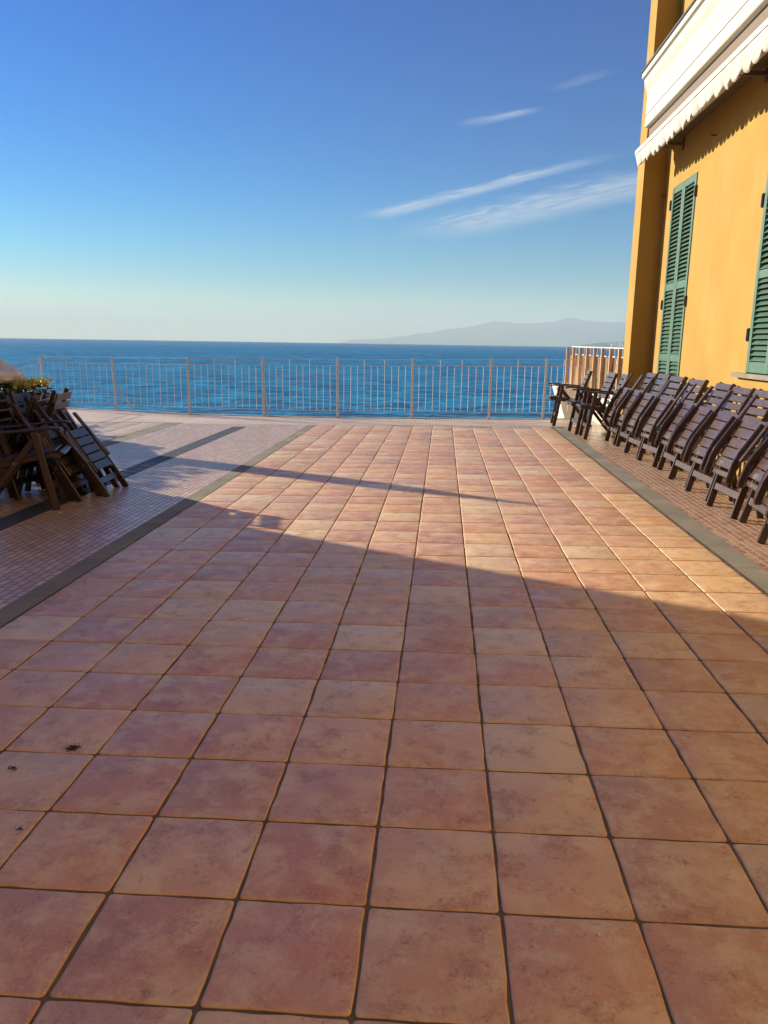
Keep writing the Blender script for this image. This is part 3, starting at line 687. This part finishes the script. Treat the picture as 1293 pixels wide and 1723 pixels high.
# ---------------------------------------------------------------- chairs
SEAT_W = .44
def slats(mb, pts, w_, t_, wid, wv):
    for p in pts: mb.beam([(p[0], -wid/2, p[1]), (p[0], wid/2, p[1])], w_, t_, wv, .004)
def hinge(root, x, z, y):
    mb = MB(); s = 1 if y > 0 else -1
    mb.tube([(x, y-s*.002, z), (x, y+s*.008, z)], .008, 8); return mb.build('bolt', M['brass'], root)
def make_folded():
    r = empty('folding_armchair')
    for s in (1, -1):
        mb = MB(); mb.beam([(0, s*.265, 0), (.14, s*.265, .60)], .058, .028, (1,0,0), .006); mb.build('front_leg', M['wood'], r)
        mb = MB(); mb.beam([(.235, s*.232, 0), (.10, s*.232, .56)], .052, .026, (1,0,0), .006); mb.build('rear_leg', M['wood'], r)
        mb = MB(); mb.beam([(-.062, s*.236, .285), (-.062, s*.236, .33), (-.03, s*.236, .45), (.005, s*.236, .53), (.16, s*.236, .775)], .058, .026, (1,0,0), .009); mb.build('seat_rail', M['wood'], r)
        mb = MB(); mb.beam([(-.015, s*.287, .475), (.10, s*.287, .66), (.30, s*.285, .985)], .050, .022, (0,1,0), .006); mb.build('armrest', M['wood'], r)
        mb = MB(); mb.beam([(.30, s*.195, .42), (.42, s*.195, .72), (.55, s*.195, 1.012)], .045, .024, (1,0,0), .005); mb.build('back_stile', M['wood'], r)
        hinge(r, .05, .36, s*.28)
    mb = MB(); mb.beam([(.035, -.251, .185), (.035, .251, .185)], .062, .02, (.22,0,1), .004); mb.build('stretcher', M['wood_slat'], r)
    mb = MB(); mb.beam([(.195, -.22, .16), (.195, .22, .16)], .05, .02, (-.22,0,1), .004); mb.build('stretcher', M['wood_slat'], r)
    mb = MB(); d = Vector((.155, 0, .30)).normalized()
    slats(mb, [(-.005+d.x*q*.094+.01, .42+d.z*q*.094) for q in range(5)], .086, .016, .446, (d.x, 0, d.z))
    mb.beam([(-.02, -.223, .335), (-.02, .223, .335)], .05, .022, (.25, 0, 1), .008)
    mb.build('seat', M['wood_slat'], r)
    mb = MB(); d = Vector((.145, 0, .325)).normalized()
    slats(mb, [(.360+d.x*q*.086, .66+d.z*q*.086) for q in range(5)], .070, .016, .46, (d.x, 0, d.z))
    mb.build('backrest', M['wood_slat'], r)
    mb = MB(); mb.beam([(.33, -.183, .50), (.33, .183, .50)], .05, .02, (.35,0,1), .004); mb.build('back_brace', M['wood'], r)
    return r
def make_open():
    r = empty('open_armchair')
    for s in (1, -1):
        mb = MB(); mb.beam([(0, s*.265, 0), (.115, s*.265, .69)], .058, .028, (1,0,0), .006); mb.build('front_leg', M['wood'], r)
        mb = MB(); mb.beam([(.64, s*.232, 0), (.12, s*.232, .62)], .052, .026, (1,0,0), .006); mb.build('rear_leg', M['wood'], r)
        mb = MB(); mb.beam([(-.07, s*.205, .455), (0, s*.205, .475), (.47, s*.205, .40)], .05, .024, (0,0,1), .006); mb.build('seat_rail', M['wood'], r)
        mb = MB(); mb.beam([(-.11, s*.287, .70), (-.02, s*.287, .712), (.56, s*.285, .672)], .055, .022, (0,1,0), .006); mb.build('armrest', M['wood'], r)
        mb = MB(); mb.beam([(.40, s*.182, .34), (.46, s*.182, .60), (.592, s*.182, .955)], .045, .024, (1,0,0), .005); mb.build('back_stile', M['wood'], r)
        hinge(r, .30, .42, s*.25)
    mb = MB(); mb.beam([(.032, -.251, .185), (.032, .251, .185)], .062, .02, (.18,0,1), .004); mb.build('stretcher', M['wood_slat'], r)
    mb = MB(); mb.beam([(.52, -.22, .145), (.52, .22, .145)], .05, .02, (-.6,0,1), .004); mb.build('stretcher', M['wood_slat'], r)
    mb = MB()
    slats(mb, [(.0+q*.088, .508-q*.014) for q in range(6)], .076, .016, .47, (1, 0, -.15))
    mb.beam([(-.085, -.235, .487), (-.085, .235, .487)], .05, .018, (1, 0, .5), .007); mb.build('seat', M['wood_slat'], r)
    mb = MB(); d = Vector((.14, 0, .38)).normalized()
    slats(mb, [(.438+d.x*q*.088, .60+d.z*q*.088) for q in range(5)], .074, .016, .44, (d.x, 0, d.z))
    mb.build('backrest', M['wood_slat'], r)
    return r
def copy_tree(o, parent=None):
    c = o.copy(); C.objects.link(c); c.parent = parent
    for ch in list(o.children): copy_tree(ch, c)
    return c
def make_flat():
    r = empty('folding_armchair')
    for s in (1, -1):
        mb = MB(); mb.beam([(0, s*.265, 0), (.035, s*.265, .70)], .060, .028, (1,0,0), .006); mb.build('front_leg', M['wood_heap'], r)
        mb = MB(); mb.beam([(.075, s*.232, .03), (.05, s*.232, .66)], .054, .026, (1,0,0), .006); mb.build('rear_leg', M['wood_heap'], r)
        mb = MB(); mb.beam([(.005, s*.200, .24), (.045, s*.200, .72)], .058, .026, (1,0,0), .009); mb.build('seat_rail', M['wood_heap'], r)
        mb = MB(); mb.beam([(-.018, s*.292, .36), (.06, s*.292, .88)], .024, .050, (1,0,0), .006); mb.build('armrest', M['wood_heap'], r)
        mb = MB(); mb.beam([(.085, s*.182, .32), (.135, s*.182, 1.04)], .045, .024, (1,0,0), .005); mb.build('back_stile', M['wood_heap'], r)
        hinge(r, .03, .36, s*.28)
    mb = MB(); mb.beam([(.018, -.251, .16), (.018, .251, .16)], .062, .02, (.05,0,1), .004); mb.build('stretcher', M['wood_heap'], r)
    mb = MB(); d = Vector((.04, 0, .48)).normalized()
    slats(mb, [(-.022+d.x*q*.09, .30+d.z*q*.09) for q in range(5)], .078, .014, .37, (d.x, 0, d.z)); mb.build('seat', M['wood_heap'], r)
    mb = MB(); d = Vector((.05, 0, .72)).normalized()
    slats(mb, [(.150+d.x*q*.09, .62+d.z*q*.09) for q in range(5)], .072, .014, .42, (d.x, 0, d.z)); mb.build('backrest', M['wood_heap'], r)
    return r
fold0 = make_folded(); open0 = make_open(); flat0 = make_flat(); used = set()
def place(proto, x, y, rz=0, label='', group='', ry=0, rx=0, z=None, cat='folding chair'):
    o = proto if proto.name not in used else copy_tree(proto)
    used.add(proto.name)
    o.location = (x, y, gz(x) if z is None else z); o.rotation_euler = (rx, ry, rz)
    tag(o, label, cat, group); return o
G1 = 'folded wooden armchairs in the row against the yellow wall'
row = [
 (2.62, 10.12, 'folded dark wooden armchair at the sea end of the row, nearest the open armchairs'),
 (2.62, 9.45, 'second folded wooden armchair from the sea end, in front of the pilaster'),
 (2.62, 8.77, 'third folded wooden armchair from the sea end, below the pilaster and the door shutters'),
 (2.63, 8.10, 'fourth folded wooden armchair from the sea end of the row by the wall'),
 (2.63, 7.37, 'fifth folded wooden armchair from the sea end, below the tall green door shutters'),
 (2.62, 6.74, 'sixth folded wooden armchair from the sea end, right of the tall green door shutters'),
 (2.58, 6.05, 'seventh folded wooden armchair from the sea end, against plain yellow wall'),
 (2.58, 5.34, 'eighth folded wooden armchair from the sea end, with its slatted seat fully visible'),
 (2.58, 4.68, 'ninth folded wooden armchair from the sea end, cut by the right edge of the photo'),
 (2.42, 4.00, 'nearest folded wooden armchair, standing forward of the row at the right edge'),
]
rnd = random.Random(3)
for k, (x, y, lb) in enumerate(row):
    place(fold0, x+rnd.uniform(-.025, .025), y, rnd.uniform(-.09, .09) if k < 9 else R(-12), lb, G1, ry=rnd.uniform(-.03, .05))
G2 = 'open wooden armchairs near the sea railing'
place(open0, 2.12, 12.68, R(-4), 'open dark wooden armchair closest to the sea railing, standing alone', G2, cat='armchair')
place(open0, 2.27, 11.42, R(3), 'open dark wooden armchair in the middle of the three set up by the cane fence', G2, cat='armchair')
place(open0, 2.32, 10.78, R(-2), 'open dark wooden armchair beside the end of the folded row', G2, cat='armchair')
# heap on the left
G3 = 'wooden armchairs heaped on the left side of the terrace'
HP = [
 (flat0, -2.96, 5.84, R(184), 'folded wooden armchair at the right end of the left heap, feet furthest out', R(30), 0, None),
 (flat0, -3.10, 5.60, R(180), 'folded wooden armchair leaning just behind the outermost one of the left heap', R(28), 0, None),
 (flat0, -3.24, 5.95, R(182), 'third folded wooden armchair from the right end of the left heap', R(23), 0, None),
 (flat0, -3.37, 5.74, R(178), 'fourth folded wooden armchair from the right end of the left heap', R(17), 0, None),
 (flat0, -3.52, 6.02, R(181), 'folded wooden armchair of the left heap standing steepest, next to the yellow flowers', R(17), 0, None),
 (flat0, -3.66, 5.62, R(172), 'folded wooden armchair standing upright right behind the open one in the left heap', R(14), 0, None),
 (flat0, -3.92, 5.95, R(8), 'folded wooden armchair facing the wrong way near the left edge of the photo', R(14), 0, None),
 (flat0, -4.12, 5.70, R(12), 'folded wooden armchair half hidden at the left edge, nearest the sack', R(20), 0, None),
 (open0, -3.22, 5.22, R(199), 'open wooden armchair in front of the left heap, armrest towards the camera', R(2), 0, None),
]
for pr, x, y, rz, lb, ry, rx, z in HP:
    place(pr, x, y, rz, lb, G3, ry=ry, rx=rx, z=z, cat='armchair' if pr is open0 else 'folding chair')

# ---------------------------------------------------------------- planter, flowers, sack
pl = empty('planter_box', (-6.0, 9.7, gz(-6))); tag(pl, 'long brown timber planter behind the heap of chairs on the left', 'planter')
mb = MB()
x0, x1, y0, y1, z0, z1 = -7.7, -5.78, 9.85, 10.4, gz(-6), .60
for q in range(5):
    za, zb = z0+.04+q*.125, z0+.04+q*.125+.118
    mb.box(x0, y0, za, x1, y0+.03, zb); mb.box(x1-.03, y0+.032, za, x1, y1, zb); mb.box(x0, y1-.03, za, x1-.032, y1, zb); mb.box(x0, y0+.032, za, x0+.03, y1-.032, zb)
P(mb, 'side_board', M['planter'], root=pl)
mb = MB(); mb.box(x0+.032, y0+.032, z0+.3, x1-.032, y1-.032, .52); P(mb, 'soil', M['grout'], root=pl)
def foliage(name, n, box, mt, size, seed, label, cat, shape=None):
    rnd = random.Random(seed); mb = MB()
    for _ in range(n):
        for _try in range(20):
            p = Vector((rnd.uniform(box[0], box[1]), rnd.uniform(box[2], box[3]), rnd.uniform(box[4], box[5])))
            if shape is None or shape(p, rnd): break
        a = Vector((rnd.gauss(0,1), rnd.gauss(0,1), rnd.gauss(0,.7))).normalized(); b_ = a.cross(Vector((rnd.gauss(0,1), rnd.gauss(0,1), rnd.gauss(0,1)))).normalized()
        s = size*rnd.uniform(.6, 1.3)
        mb.add([p-a*s, p-b_*s*.5+a*s*.1, p+a*s, p+b_*s*.5+a*s*.1], [(0,1,2,3)])
    return mb
fr = empty('flowering_plants', (-6.1, 9.7, .55)); tag(fr, 'low bushy plants with yellow flowers growing in the planter', 'flowers'); fr['kind'] = 'stuff'
P(foliage('f', 1500, (-7.6, -5.85, 9.84, 10.4, .50, .74), M['leaf'], .035, 1, '', ''), 'leaves', M['leaf'], root=fr)
P(foliage('f', 420, (-6.2, -5.82, 9.80, 10.4, .68, .79), M['yellow'], .032, 2, '', ''), 'petals', M['yellow'], root=fr)
def sack(c, rx, ry, rz):
    vs = []; fs = []; n, mr = 40, 22
    for i in range(mr+1):
        th = math.pi*i/mr
        for j in range(n):
            ph = 2*math.pi*j/n
            d = Vector((math.sin(th)*math.cos(ph), math.sin(th)*math.sin(ph), math.cos(th)))
            k = 1+.16*noise.fractal(d*2.3+Vector((3,1,2)), 1, 2, 4)
            p = Vector((d.x*rx*k, d.y*ry*k, d.z*rz*k))
            if d.z > .82: q = (d.z-.82)/.18; p.z += .10*q*(1+.3*math.sin(ph*5)); p.x *= 1-.55*q; p.y *= 1-.55*q
            if p.z < -rz*.75: p.z = -rz*.75
            vs.append(Vector(c)+p)
    for i in range(mr):
        for j in range(n): a, b_ = i*n+j, i*n+(j+1) % n; fs.append((a, b_, b_+n, a+n))
    mb = MB(); mb.add(vs, fs, True); return mb
o = sack((-6.46, 10.0, .84), .34, .28, .14).build('cloth_sack', M['sack']); tag(o, 'crumpled off-white cloth sack lying on the planter at the left edge', 'sack')

# ---------------------------------------------------------------- left of the frame: unseen house, with hedge and parasol added for their shadows
hs = empty('terrace_house', (-9, 1, gz(-9))); tag(hs, 'pink plastered house along the left side of the terrace', 'building')
mb = MB(); mb.box(-13, -12, -.3, -7.55, 8.05, 4.2); P(mb, 'wall', M['pinkwall'], root=hs)
mb = MB(); mb.box(-13.3, -12.3, 4.202, -7.3, 8.15, 4.4); P(mb, 'roof', M['soffit'], root=hs)
for y in (-1.5, 2.0, 5.5):
    for z in (1.0,):
        mb = MB(); mb.box(-7.56, y-.5, z, -7.51, y+.5, z+1.5); P(mb, 'shutter', M['green'], root=hs)
rh = empty('rear_bounce_house', (-2, -7.5, 0)); tag(rh, 'unseen cream house front with green doors, added behind the camera for warm bounce', 'building')  # unseen house added to bounce warm light onto the foreground
mb = MB(); mb.box(-7.5, -12, -.3, 3.3, -7.6, 9.0); P(mb, 'wall', M['cream'], root=rh)
mb = MB(); mb.box(-7.9, -12.3, 9.002, 3.35, -7.2, 9.2); P(mb, 'roof', M['soffit'], root=rh)
for x in (-5.5, -2.5, .5):
    for z, h in ((.05, 2.3), (4.0, 1.6), (6.8, 1.4)):
        mb = MB(); mb.box(x-.55, -7.61, z, x+.55, -7.56, z+h); P(mb, 'shutter', M['green'], root=rh)
hd = empty('hedge', (-7.9, 10.2, gz(-7.9))); tag(hd, 'unseen clipped green hedge added beside the pink house for its shade', 'hedge')
def hshape(p, rnd):
    top = 1.92 if p.y < 10.6 else 1.5-(p.y-10.6)*.4
    return p.z < top+.06*math.sin(p.y*7)
P(foliage('h', 9000, (-8.3, -7.6, 8.1, 12.9, .0, 2.02), M['leaf'], .06, 9, '', '', hshape), 'leaves', M['leaf'], root=hd)
pr = empty('shadow_parasol', (-7.5, 10.43, gz(-7.5))); tag(pr, 'unseen closed cream parasol added by the hedge to cast a long streak of shade', 'parasol')
mb = MB(); mb.tube([(-7.5, 10.43, -.1), (-7.5, 10.43, 3.25)], .022, 10); P(mb, 'pole', M['post'], root=pr)
mb = MB(); mb.tube([(-7.5, 10.43, 1.3), (-7.5, 10.43, 1.9), (-7.5, 10.43, 2.65), (-7.5, 10.43, 3.2)], [.17, .21, .16, .03], 12); P(mb, 'canopy', M['canvas'], root=pr)

# ---------------------------------------------------------------- small things on the tiles
def twigs(x, y, rad, n, seed, label):
    rnd = random.Random(seed); mb = MB()
    for _ in range(n):
        a = rnd.uniform(0, 6.28); rr = abs(rnd.gauss(0, rad*.55)); p = Vector((x+rr*math.cos(a)*1.3, y+rr*math.sin(a)*.9, gz(x)+.004+rnd.uniform(0, .004)))
        b_ = rnd.uniform(0, 6.28); l = rad*rnd.uniform(.15, .42)
        q = p+Vector((math.cos(b_)*l, math.sin(b_)*l, rnd.uniform(-.001, .002))); mid = (p+q)/2+Vector((rnd.gauss(0, l*.2), rnd.gauss(0, l*.2), .001))
        mb.tube([p, mid, q], .0009, 4)
    return tag(mb.build('twig_clump', M['dark']), label, 'debris', 'dark dried clumps on the tiles')
twigs(-1.121, 1.051, .030, 90, 1, 'largest dark dried seed clump on a tile at the lower left')
twigs(-1.255, .902, .017, 45, 2, 'small dark dried clump near the left edge of the photo')
twigs(-1.052, .577, .012, 24, 3, 'smallest dark speck of debris, lowest of the clumps at the left edge')
mb = MB(); mb.tube([(.572, .283, gz(.5)+.0035), (.572, .283, gz(.5)+.0065)], [.006, .004], 8); tag(mb.build('pebble', M['pebble']), 'tiny white pebble on a tile at the lower right', 'pebble')
# distant town
rnd = random.Random(21); mb = MB()
for _ in range(60):
    az = R(rnd.uniform(11.6, 14.5)); d = rnd.uniform(11600, 12000); x, y = d*math.sin(az), d*math.cos(az); s = rnd.uniform(14, 34); h = rnd.uniform(10, 28)
    z = rnd.uniform(-14, 30); mb.box(x-s/2, y-10, z-20, x+s/2, y+10, z+h)
tag(mb.build('coast_town', M['whitewash']), 'pale coastal town on the far headland', 'town', kind='stuff')

# ---------------------------------------------------------------- haze
HZ = True
if HZ:
    mb = MB(); mb.box(-38000, -14000, -78, 38000, 38000, 960)
    m = bpy.data.materials.new('haze'); m.use_nodes = True; t = m.node_tree; t.nodes.clear()
    o_ = nn(t, 'ShaderNodeOutputMaterial'); v = nn(t, 'ShaderNodeVolumePrincipled'); t.links.new(v.outputs[0], o_.inputs[1])
    v.inputs['Color'].default_value = (.56, .74, .86, 1); v.inputs['Density'].default_value = 8.0e-5; v.inputs['Anisotropy'].default_value = .0
    tag(mb.build('haze', m), kind='stuff')
